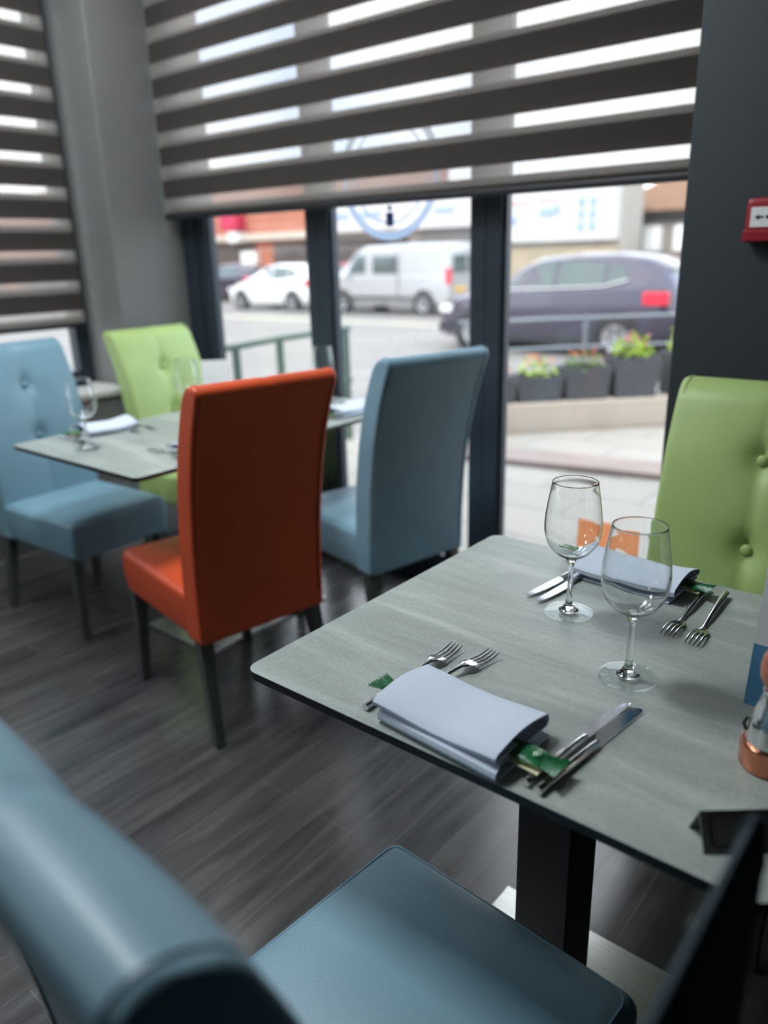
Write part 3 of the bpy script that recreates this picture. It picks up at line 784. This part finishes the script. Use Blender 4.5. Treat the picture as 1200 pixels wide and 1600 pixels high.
# terrace with its 45 degree front edge
b = nb(); prism(b, [(-3.95, 2.5), (4, 2.5), (4, 12), (-.2, 7.9), (-3.3, 4.75), (-3.95, 4.75)], RZ-.02, -.03)
struct(obj('ground_terrace', b, 'paveslab', smooth=False))
tag(obj('kerb_step', prism(nb(), [(-3.2, 4.18), (-1.0, 4.62), (2.5, 5.3), (2.5, 5.6), (-1.0, 4.92), (-3.2, 4.48)], -.03, .012), 'pink_paver', smooth=False, bevel=.01), 'low pinkish paving step outside the right window', 'step')
d45 = Vector((.69, .724, 0)).normalized(); n45 = Vector((-d45.y, d45.x, 0))
def along(t_, off=0, z=0): return Vector((-3.15, 5.0, z)) + d45*t_ + n45*off
b = nb(); A = [along(-.25, 0), along(5.2, 0), along(5.2, .32), along(-.25, .32)]
prism(b, [(p.x, p.y) for p in A], -.05, .185)
tag(obj('garden_wall', b, 'cwall', smooth=False, bevel=.012), 'low cream garden wall outside the right window', 'wall')
def plant(bm, c, r, h, n, seed, lw=.028):
    rnd = random.Random(seed)
    for k in range(n):
        a = rnd.uniform(0, 2*PI); rr = r*math.sqrt(rnd.random()); z = h*rnd.uniform(.1, 1)*(1-.5*(rr/r)**2)
        p = Vector((c[0]+rr*math.cos(a), c[1]+rr*math.sin(a), c[2]+z)); d = Vector((rnd.uniform(-1, 1), rnd.uniform(-1, 1), rnd.uniform(-.2, .9))).normalized()
        s = d.cross(Vector((rnd.uniform(-1, 1), rnd.uniform(-1, 1), rnd.uniform(-1, 1)))).normalized(); L = lw*rnd.uniform(.8, 1.6)
        vs = [bm.verts.new(q) for q in (p, p+d*L*.5+s*L*.4, p+d*L, p+d*L*.5-s*L*.4)]; bm.faces.new(vs)
PL = [(.05, 'small grey planter of sparse plants behind the window mullion', 'leaf2', 'petal2', .17, .12, 60),
      (.42, 'grey planter with pale yellow-green plant, left end of the garden wall row', 'leaf', 'petal2', .20, .17, 110),
      (.80, 'grey planter with orange and pink flowers in the middle of the row', 'leaf2', 'petal2', .25, .15, 90),
      (1.20, 'grey planter with bright green bush and a pink flower', 'leaf', 'petal', .31, .22, 200),
      (1.66, 'grey planter with tall bright green bush at the right of the row', 'leaf', 'petal', .33, .30, 230)]
for i, (tt, lab, lm, fm, ph, bh, n) in enumerate(PL):
    c = along(tt+.05, .16, .185)
    t = thing('planter', lab, 'planter', c, math.atan2(d45.y, d45.x))
    hw = .185
    b = nb(); A0 = [(-hw*.88, -.11), (hw*.88, -.11), (hw*.88, .11), (-hw*.88, .11)]; B0 = [(-hw, -.13), (hw, -.13), (hw, .13), (-hw, .13)]
    a = [b.verts.new((x, y, 0)) for x, y in A0]; q = [b.verts.new((x, y, ph)) for x, y in B0]; r_ = [b.verts.new((x*.9, y*.88, ph)) for x, y in B0]; s_ = [b.verts.new((x*.9, y*.88, ph-.04)) for x, y in B0]
    b.faces.new(a[::-1])
    for L1, L2 in ((a, q), (q, r_), (r_, s_)):
        for k in range(4): b.faces.new((L1[k], L1[(k+1) % 4], L2[(k+1) % 4], L2[k]))
    b.faces.new(s_)
    obj('trough', b, 'planter', t, smooth=False)
    obj('soil', bx(-hw*.88, hw*.88, -.11, .11, ph-.045, ph-.035), 'soil', t, smooth=False)
    b = nb(); plant(b, (0, 0, ph-.03), .15, bh, n, 10+i); obj('foliage', b, lm, t, smooth=False)
    b = nb(); plant(b, (0.03, 0, ph+bh*.35), .12, bh*.6, 16, 50+i, .03); obj('flower', b, fm, t, smooth=False)
# railing behind the planters
t = thing('garden_railing', 'grey metal railing behind the row of planters', 'railing')
for k in range(5):
    p = along(.0+k*.95, .42); obj('post', tube(nb(), [(p.x, p.y, RZ), (p.x, p.y, .80)], .017, 10), 'rail_g', t)
for z in (.78, .55):
    p, q = along(-.1, .42, z), along(4.2, .42, z); obj('rail', tube(nb(), [p, q], .015, 8), 'rail_g', t)
# dark green railing outside the left pane
t = thing('terrace_railing', 'dark green railing outside the left window pane', 'railing')
pts = [(-3.66, 2.85), (-3.74, 3.12), (-3.84, 3.58), (-3.90, 4.3)]
for x, y in pts[1:] + [(-3.70, 2.62)]: obj('post', bx(x-.018, x+.018, y-.018, y+.018, -.03, .80), 'rail', t, smooth=False)
for z in (.80, .42): obj('rail', tube(nb(), [(-3.66, 2.6, z), (-3.74, 3.12, z), (-3.84, 3.58, z), (-3.90, 4.34, z)], .020, 8), 'rail', t)
b = nb(); plant(b, (-4.45, 3.3, -.1), .30, .50, 260, 77, .05); plant(b, (-4.5, 3.9, -.1), .30, .46, 200, 78, .05)
sh = thing('low_shrub', 'low green shrub growing along the dark green railing', 'shrub', (-4.05, 3.5, RZ))
o = obj('foliage', b, 'leaf', None, smooth=False); o.parent = sh; o.location = (4.05, -3.5, -RZ)

# ---- cars
def car(name, label, cat, x_rear, y_near, paint, spec):
    """heading -x, near side at y_near; spec: dict of profile tables along length u (0=nose) """
    L, W = spec['L'], spec['W']
    t = thing(name, label, cat, (x_rear, y_near+W/2, RZ))
    st = spec['st']     # (u, zb, zbelt, zroof, hwbody, hwroof)
    def X(u): return -L+u
    b = nb(); rows = []
    for (u, zb, zl, zr, hb, hr) in st:
        zr = max(zr, zl+.002)
        ring_ = [(hb*.86, zb), (hb*.98, zb+.12), (hb, (zb+zl)/2), (hb*.97, zl-.03), (hb*.93, zl), (hr+.02, zr-(zr-zl)*.12), (hr*.86, zr), (0, zr+.012)]
        full = [(-y, z) for y, z in ring_] + [(y, z) for y, z in ring_[::-1][1:]]
        rows.append([b.verts.new((X(u), y, z)) for y, z in full])
    for p, q in zip(rows, rows[1:]):
        for k in range(len(p)-1): b.faces.new((p[k], q[k], q[k+1], p[k+1]))
        b.faces.new((p[-1], q[-1], q[0], p[0]))
    b.faces.new(rows[0]); b.faces.new(rows[-1][::-1])
    body = obj('body', b, paint, t, angle=38)
    tab = lambda i: [(s[0], s[i]) for s in st]
    def side(u, z):
        zl, zr, hb, hr = (lerp(tab(i), u) for i in (2, 3, 4, 5)); zb = lerp(tab(1), u)
        if z >= zl: 
            zt = zr-(zr-zl)*.12; f = min(1, (z-zl)/max(.01, zt-zl)); return hb*.93+(hr+.02-hb*.93)*f
        return hb*.985
    for s in (-1, 1):
        for k, poly in enumerate(spec['win']):
            b = nb(); o1 = [b.verts.new((X(u), s*(side(u, z)+.012), z)) for u, z in poly]; o2 = [b.verts.new((X(u), s*(side(u, z)-.01), z)) for u, z in poly]
            b.faces.new(o1); b.faces.new(o2[::-1]); n = len(poly)
            for i in range(n): b.faces.new((o1[i], o1[(i+1) % n], o2[(i+1) % n], o2[i]))
            obj('side_window', b, 'carglass', t, smooth=False)
        if spec.get('chrome'):
            c = spec['chrome']; obj('window_trim', tube(nb(), [(X(u), s*(side(u, z)+.012), z) for u, z in c], .014, 6), 'chrome', t)
        b = nb(); m = spec['mirror']; bmesh.ops.create_uvsphere(b, u_segments=12, v_segments=8, radius=1)
        for v in b.verts: v.co = Vector((v.co.x*.07+X(m[0]), v.co.y*.10+s*(W/2+.07), v.co.z*.08+m[1]))
        obj('door_mirror', b, paint, t)
        if 'sill' in spec: obj('lower_trim', bx(X(spec['sill'][0]), X(spec['sill'][1]), *sorted((s*(W/2-.03), s*(W/2+.006))), spec['sill'][2], spec['sill'][3]), 'trim_blk', t, smooth=False, bevel=.02)
        for u in spec['wheels']:
            r = spec['r']; yy = s*(W/2-.10)
            T = lambda v, u=u, yy=yy: Vector((X(u)+v.x, yy+v.z, r+v.y))
            arch = obj('wheel_arch', prism(nb(), [((r+.055)*math.cos(2*PI*k/28), (r+.055)*math.sin(2*PI*k/28)) for k in range(28)], -.02*s, .108*s, T=T), 'trim_blk', t, smooth=False)
            b = nb(); rw = [(r*.62, -.10), (r*.9, -.11), (r, -.08), (r, .08), (r*.9, .11), (r*.62, .115)]
            lathe(b, rw, 32)
            for v in b.verts: v.co = T(Vector((v.co.x, v.co.y, s*v.co.z+.015*s)))
            wh = obj('wheel', b, 'tyre', t)
            b = nb(); lathe(b, [(0, .09), (r*.18, .10), (r*.2, .085), (r*.6, .100), (r*.64, .11), (r*.64, .06), (0, .06)], 30)
            for v in b.verts: v.co = T(Vector((v.co.x, v.co.y, s*v.co.z+.015*s)))
            hbp = obj('hub', b, 'hub', wh)
            b = nb()
            for k in range(5):
                a = 2*PI*k/5
                mm = Matrix.Rotation(a, 4, 'Z'); vs = []
                prism(b, [(-r*.07, r*.18), (r*.07, r*.18), (r*.05, r*.6), (-r*.05, r*.6)], .10*s, .125*s, T=lambda v, mm=mm: T(mm @ v))
            obj('spoke', b, 'hub', hbp, smooth=False)
    for (nm, mt, u0, u1, y0, y1, z0, z1) in spec['bits']:
        obj(nm, bx(X(u0), X(u1), y0, y1, z0, z1), mt, t, smooth=False, bevel=min(.02, abs(u1-u0)*.3, abs(y1-y0)*.3))
    return t
SUV = dict(L=4.50, W=1.86, r=.35, wheels=(.88, 3.58), mirror=(1.45, 1.02), sill=(1.25, 3.2, .20, .36),
    st=[(0, .32, .62, .63, .70, .55), (.10, .24, .72, .73, .82, .60), (.5, .22, .93, .95, .91, .66), (1.05, .22, 1.02, 1.05, .93, .66), (1.25, .22, 1.04, 1.12, .93, .66), (1.65, .22, 1.05, 1.42, .93, .66),
        (2.1, .22, 1.06, 1.60, .93, .66), (2.7, .22, 1.08, 1.65, .93, .66), (3.4, .24, 1.11, 1.63, .93, .65), (3.9, .26, 1.14, 1.57, .92, .63), (4.22, .30, 1.15, 1.44, .90, .62), (4.42, .36, 1.05, 1.10, .86, .60), (4.50, .45, .85, .86, .78, .60)],
    win=[[(1.52, 1.10), (2.40, 1.12), (2.40, 1.52), (2.12, 1.51), (1.80, 1.38)], [(2.47, 1.12), (3.28, 1.16), (3.28, 1.50), (2.47, 1.53)], [(3.34, 1.17), (3.66, 1.24), (3.60, 1.42), (3.34, 1.49)]],
    chrome=[(1.48, 1.075), (2.4, 1.10), (3.3, 1.14), (3.70, 1.24)],
    bits=[('tail_lamp', 'lamp_red', 3.98, 4.38, -.925, -.62, .86, 1.06), ('tail_lamp', 'lamp_red', 3.98, 4.38, .62, .925, .86, 1.06), ('headlamp', 'lamp_clear', .08, .50, -.86, -.58, .66, .80), ('headlamp', 'lamp_clear', .08, .50, .58, .86, .66, .80),
          ('rear_window', 'carglass', 4.16, 4.28, -.56, .56, 1.16, 1.42), ('rear_bumper', 'trim_blk', 4.35, 4.53, -.80, .80, .32, .55), ('number_plate', 'plate_y', 4.46, 4.54, -.26, .26, .66, .78), ('front_bumper', 'trim_blk', -.03, .15, -.74, .74, .28, .48)])
VAN = dict(L=4.80, W=1.90, r=.33, wheels=(.85, 3.95), mirror=(1.15, 1.15),
    st=[(0, .30, .72, .73, .72, .6), (.12, .24, .95, .96, .86, .66), (.55, .22, 1.08, 1.10, .93, .72), (.95, .22, 1.12, 1.45, .95, .76), (1.35, .22, 1.12, 1.82, .95, .80), (1.7, .22, 1.12, 1.93, .95, .82), (3.0, .22, 1.12, 1.97, .95, .83), (4.6, .24, 1.12, 1.96, .95, .83), (4.76, .26, 1.12, 1.93, .94, .82), (4.80, .30, 1.1, 1.85, .92, .80)],
    win=[[(.98, 1.16), (1.75, 1.16), (1.75, 1.68), (1.36, 1.68)], [(2.02, 1.16), (2.95, 1.16), (2.95, 1.66), (2.02, 1.66)]],
    bits=[('headlamp', 'lamp_clear', .03, .40, -.92, -.60, .72, .90), ('tail_lamp', 'lamp_red', 4.70, 4.83, -.93, -.82, .85, 1.30), ('tail_lamp', 'lamp_red', 4.70, 4.83, .82, .93, .85, 1.30), ('rear_window', 'carglass', 4.75, 4.83, -.70, -.06, 1.18, 1.66), ('rear_window', 'carglass', 4.75, 4.83, .06, .70, 1.18, 1.66),
          ('number_plate', 'plate_y', 4.78, 4.84, -.62, -.10, .66, .78), ('rear_bumper', 'trim_blk', 4.66, 4.88, -.90, .90, .28, .46), ('front_bumper', 'trim_blk', -.05, .18, -.80, .80, .26, .52), ('rub_strip', 'trim_blk', 1.2, 3.6, -.965, -.945, .42, .52), ('door_gap', 'trim_blk', 3.02, 3.035, -.962, -.940, .45, 1.75)])
HATCH = dict(L=4.15, W=1.74, r=.31, wheels=(.80, 3.32), mirror=(1.4, .98),
    st=[(0, .26, .55, .56, .62, .5), (.12, .2, .68, .69, .78, .56), (.6, .18, .86, .88, .85, .6), (1.0, .18, .92, .95, .87, .62), (1.35, .18, .93, 1.15, .87, .62), (1.9, .18, .95, 1.42, .87, .62), (2.5, .18, .96, 1.48, .87, .62), (3.3, .20, .98, 1.45, .87, .61), (3.8, .24, 1.0, 1.30, .86, .60), (4.08, .28, .92, 1.0, .82, .58), (4.15, .35, .8, .82, .74, .55)],
    win=[[(1.42, .99), (2.25, 1.0), (2.25, 1.38), (1.95, 1.36), (1.7, 1.24)], [(2.32, 1.0), (3.05, 1.02), (3.05, 1.38), (2.32, 1.40)], [(3.1, 1.03), (3.45, 1.08), (3.38, 1.28), (3.1, 1.36)]],
    bits=[('headlamp', 'lamp_clear', .08, .5, -.82, -.52, .58, .72), ('headlamp', 'lamp_clear', .08, .5, .52, .82, .58, .72), ('tail_lamp', 'lamp_red', 3.85, 4.10, -.86, -.66, .80, .98), ('tail_lamp', 'lamp_red', 3.85, 4.10, .66, .86, .80, .98), ('front_bumper', 'trim_blk', -.03, .15, -.64, .64, .24, .42), ('rear_window', 'carglass', 3.84, 3.98, -.5, .5, 1.0, 1.25), ('number_plate', 'plate_y', 4.12, 4.18, -.24, .24, .58, .68)])
car('sport_utility_car', 'dark plum car passing close behind the planters in the right pane', 'car', -4.25, 12.15, 'dark_car', SUV)
car('van', 'silver van on the street in the middle pane', 'van', -12.70, 18.3, 'silver_car', VAN)
car('hatchback_car', 'white car on the street in the left pane', 'car', -18.05, 18.3, 'white_car', HATCH)
car('hatchback_car', 'red car mostly hidden behind the front of the silver van', 'car', -17.3, 21.1, 'red_car', HATCH)
car('hatchback_car', 'dark parked car at the far left of the left pane', 'car', -24.4, 21.3, 'dark_car', HATCH)

# ---- buildings across the street, parallel to it
def facade(name, label, cat, x0, x1, y, z0, z1, depth, mat):
    t = thing(name, label, cat, (x0, y, RZ)); obj('wall', bx(0, x1-x0, 0, depth, z0-RZ, z1-RZ), mat, t, smooth=False); return t
def panel(t, nm, mat, x0, x1, z0, z1, proud=.06, base=None, parent=None):
    X0, Y0 = t.location.x, t.location.y
    return obj(nm, bx(x0-X0, x1-X0, -proud, .02, z0-RZ, z1-RZ), mat, parent or t, smooth=False)
Y2 = 25.0; k2 = Y2/22.0
wb = facade('shop_building', 'white shop building with long fascia sign and blue lettering', 'building', -23.6, -10.6, Y2, RZ, 3.6, 1.5, 'rendr')
sg = panel(wb, 'fascia_sign', 'sign_w', -23.5, -15.4, 2.15, 3.45, .5); panel(wb, 'fascia_sign', 'sign_w', -15.2, -10.7, 1.55, 3.2, .35)
panel(wb, 'shutter', 'shut', -18.6, -15.6, RZ, 2.12, .1); panel(wb, 'shop_window', 'shop_dark', -23.2, -19.2, .2, 1.9, .08)
panel(wb, 'boarding', 'fence', -15.2, -10.7, RZ, 1.35, .2)
panel(wb, 'door', 'gdark', -20.6, -20.0, RZ, 1.9, .12)
for k, x in enumerate((-12.0, -11.62)):
    for j in range(3): panel(wb, 'letter', 'sign_b', x+.02*k, x+.20+.02*k, 1.85+j*.38, 2.10+j*.38, .40)
for x, z, wd in ((-13.4, 2.35, .5), (-14.6, 2.15, .35), (-12.9, 2.42, .25)): panel(wb, 'letter', 'sign_b', x, x+wd, z, z+.22, .40)
for x, z, wd in ((-14.9, 2.75, 1.1), (-13.5, 2.80, .8)): panel(wb, 'letter', 'sign_r', x, x+wd, z, z+.16, .40)
for x, wd in ((-22.6, .8), (-21.2, 1.1), (-17.6, .9)): panel(wb, 'letter', 'sign_b', x, x+wd, 2.65, 2.85, .54)
Y3 = 29.0
Y3 = 31.6
gb = thing('house', 'grey house with sloping brown roof beyond the right end of the shop sign', 'building', (-12.1, 27.4, RZ))
obj('wall', bx(0, 9, 0, 6, 0, 2.95), 'gable', gb, smooth=False)
b = nb(); vs = [b.verts.new(p) for p in ((-.3, -.4, 2.85), (9.4, -.4, 2.85), (9.4, 6.5, 2.85), (-.3, 6.5, 2.85), (3.0, 3, 5.1), (6.4, 3, 5.1))]
for f in ((3, 2, 1, 0), (0, 1, 5, 4), (1, 2, 5), (2, 3, 4, 5), (3, 0, 4)): b.faces.new([vs[q] for q in f])
obj('roof', b, 'roof', gb, smooth=False)
for x in (.35, 1.25, 2.3, 3.4): panel(gb, 'window', 'white', -12.1+x, -12.1+x+.6, 1.15, 1.95, .1)
panel(gb, 'band', 'gdark', -12.1, -3.2, 2.1, 2.3, .15)
ob_ = facade('brick_building', 'orange brick shop building seen through the left pane and side blind', 'building', -70, -23.9, 26.5, RZ, 5.4, 8, 'brick')
panel(ob_, 'fascia_band', 'kerb', -60, -24.2, 2.05, 2.35, .3)
sf = panel(ob_, 'shopfront', 'shop_dark', -38, -29.6, .4, 1.95, .12); panel(ob_, 'shopfront', 'shop_dark', -28.3, -24.4, .6, 1.9, .12)
panel(ob_, 'notice', 'white', -30.4, -29.4, .7, 1.55, .3)
s2 = panel(ob_, 'projecting_sign', 'crimson', -31.4, -30.2, 2.55, 3.2, .6); panel(ob_, 'lamp_panel', 'white', -30.9, -30.3, 2.0, 2.45, .6)
# neighbouring brick block seen through the left side window
nbk = facade('brick_terrace', 'pinkish brick terrace beyond the left side window', 'building', -40, -34, -12, RZ, 3.2, 36, 'brick')
obj('fascia_band', bx(5.9, 6.15, 0, 34, 1.4, 1.8), 'kerb', nbk, smooth=False)
for k in range(8): obj('shop_window', bx(5.95, 6.1, 1+k*4, 4+k*4, .5, 1.35), 'shop_dark', nbk, smooth=False)
# far kerb and pavement
tag(obj('street_kerb', bx(-33.5, 20, 23.2, 24.6, RZ, RZ+.12), 'kerb', smooth=False, bevel=.02), 'raised pale pavement in front of the shops across the street', 'pavement')
tag(obj('parking_line', bx(-33, 10, 15.9, 16.05, RZ, RZ+.006), 'cream', smooth=False), 'pale painted line along the far side of the road', 'road marking')
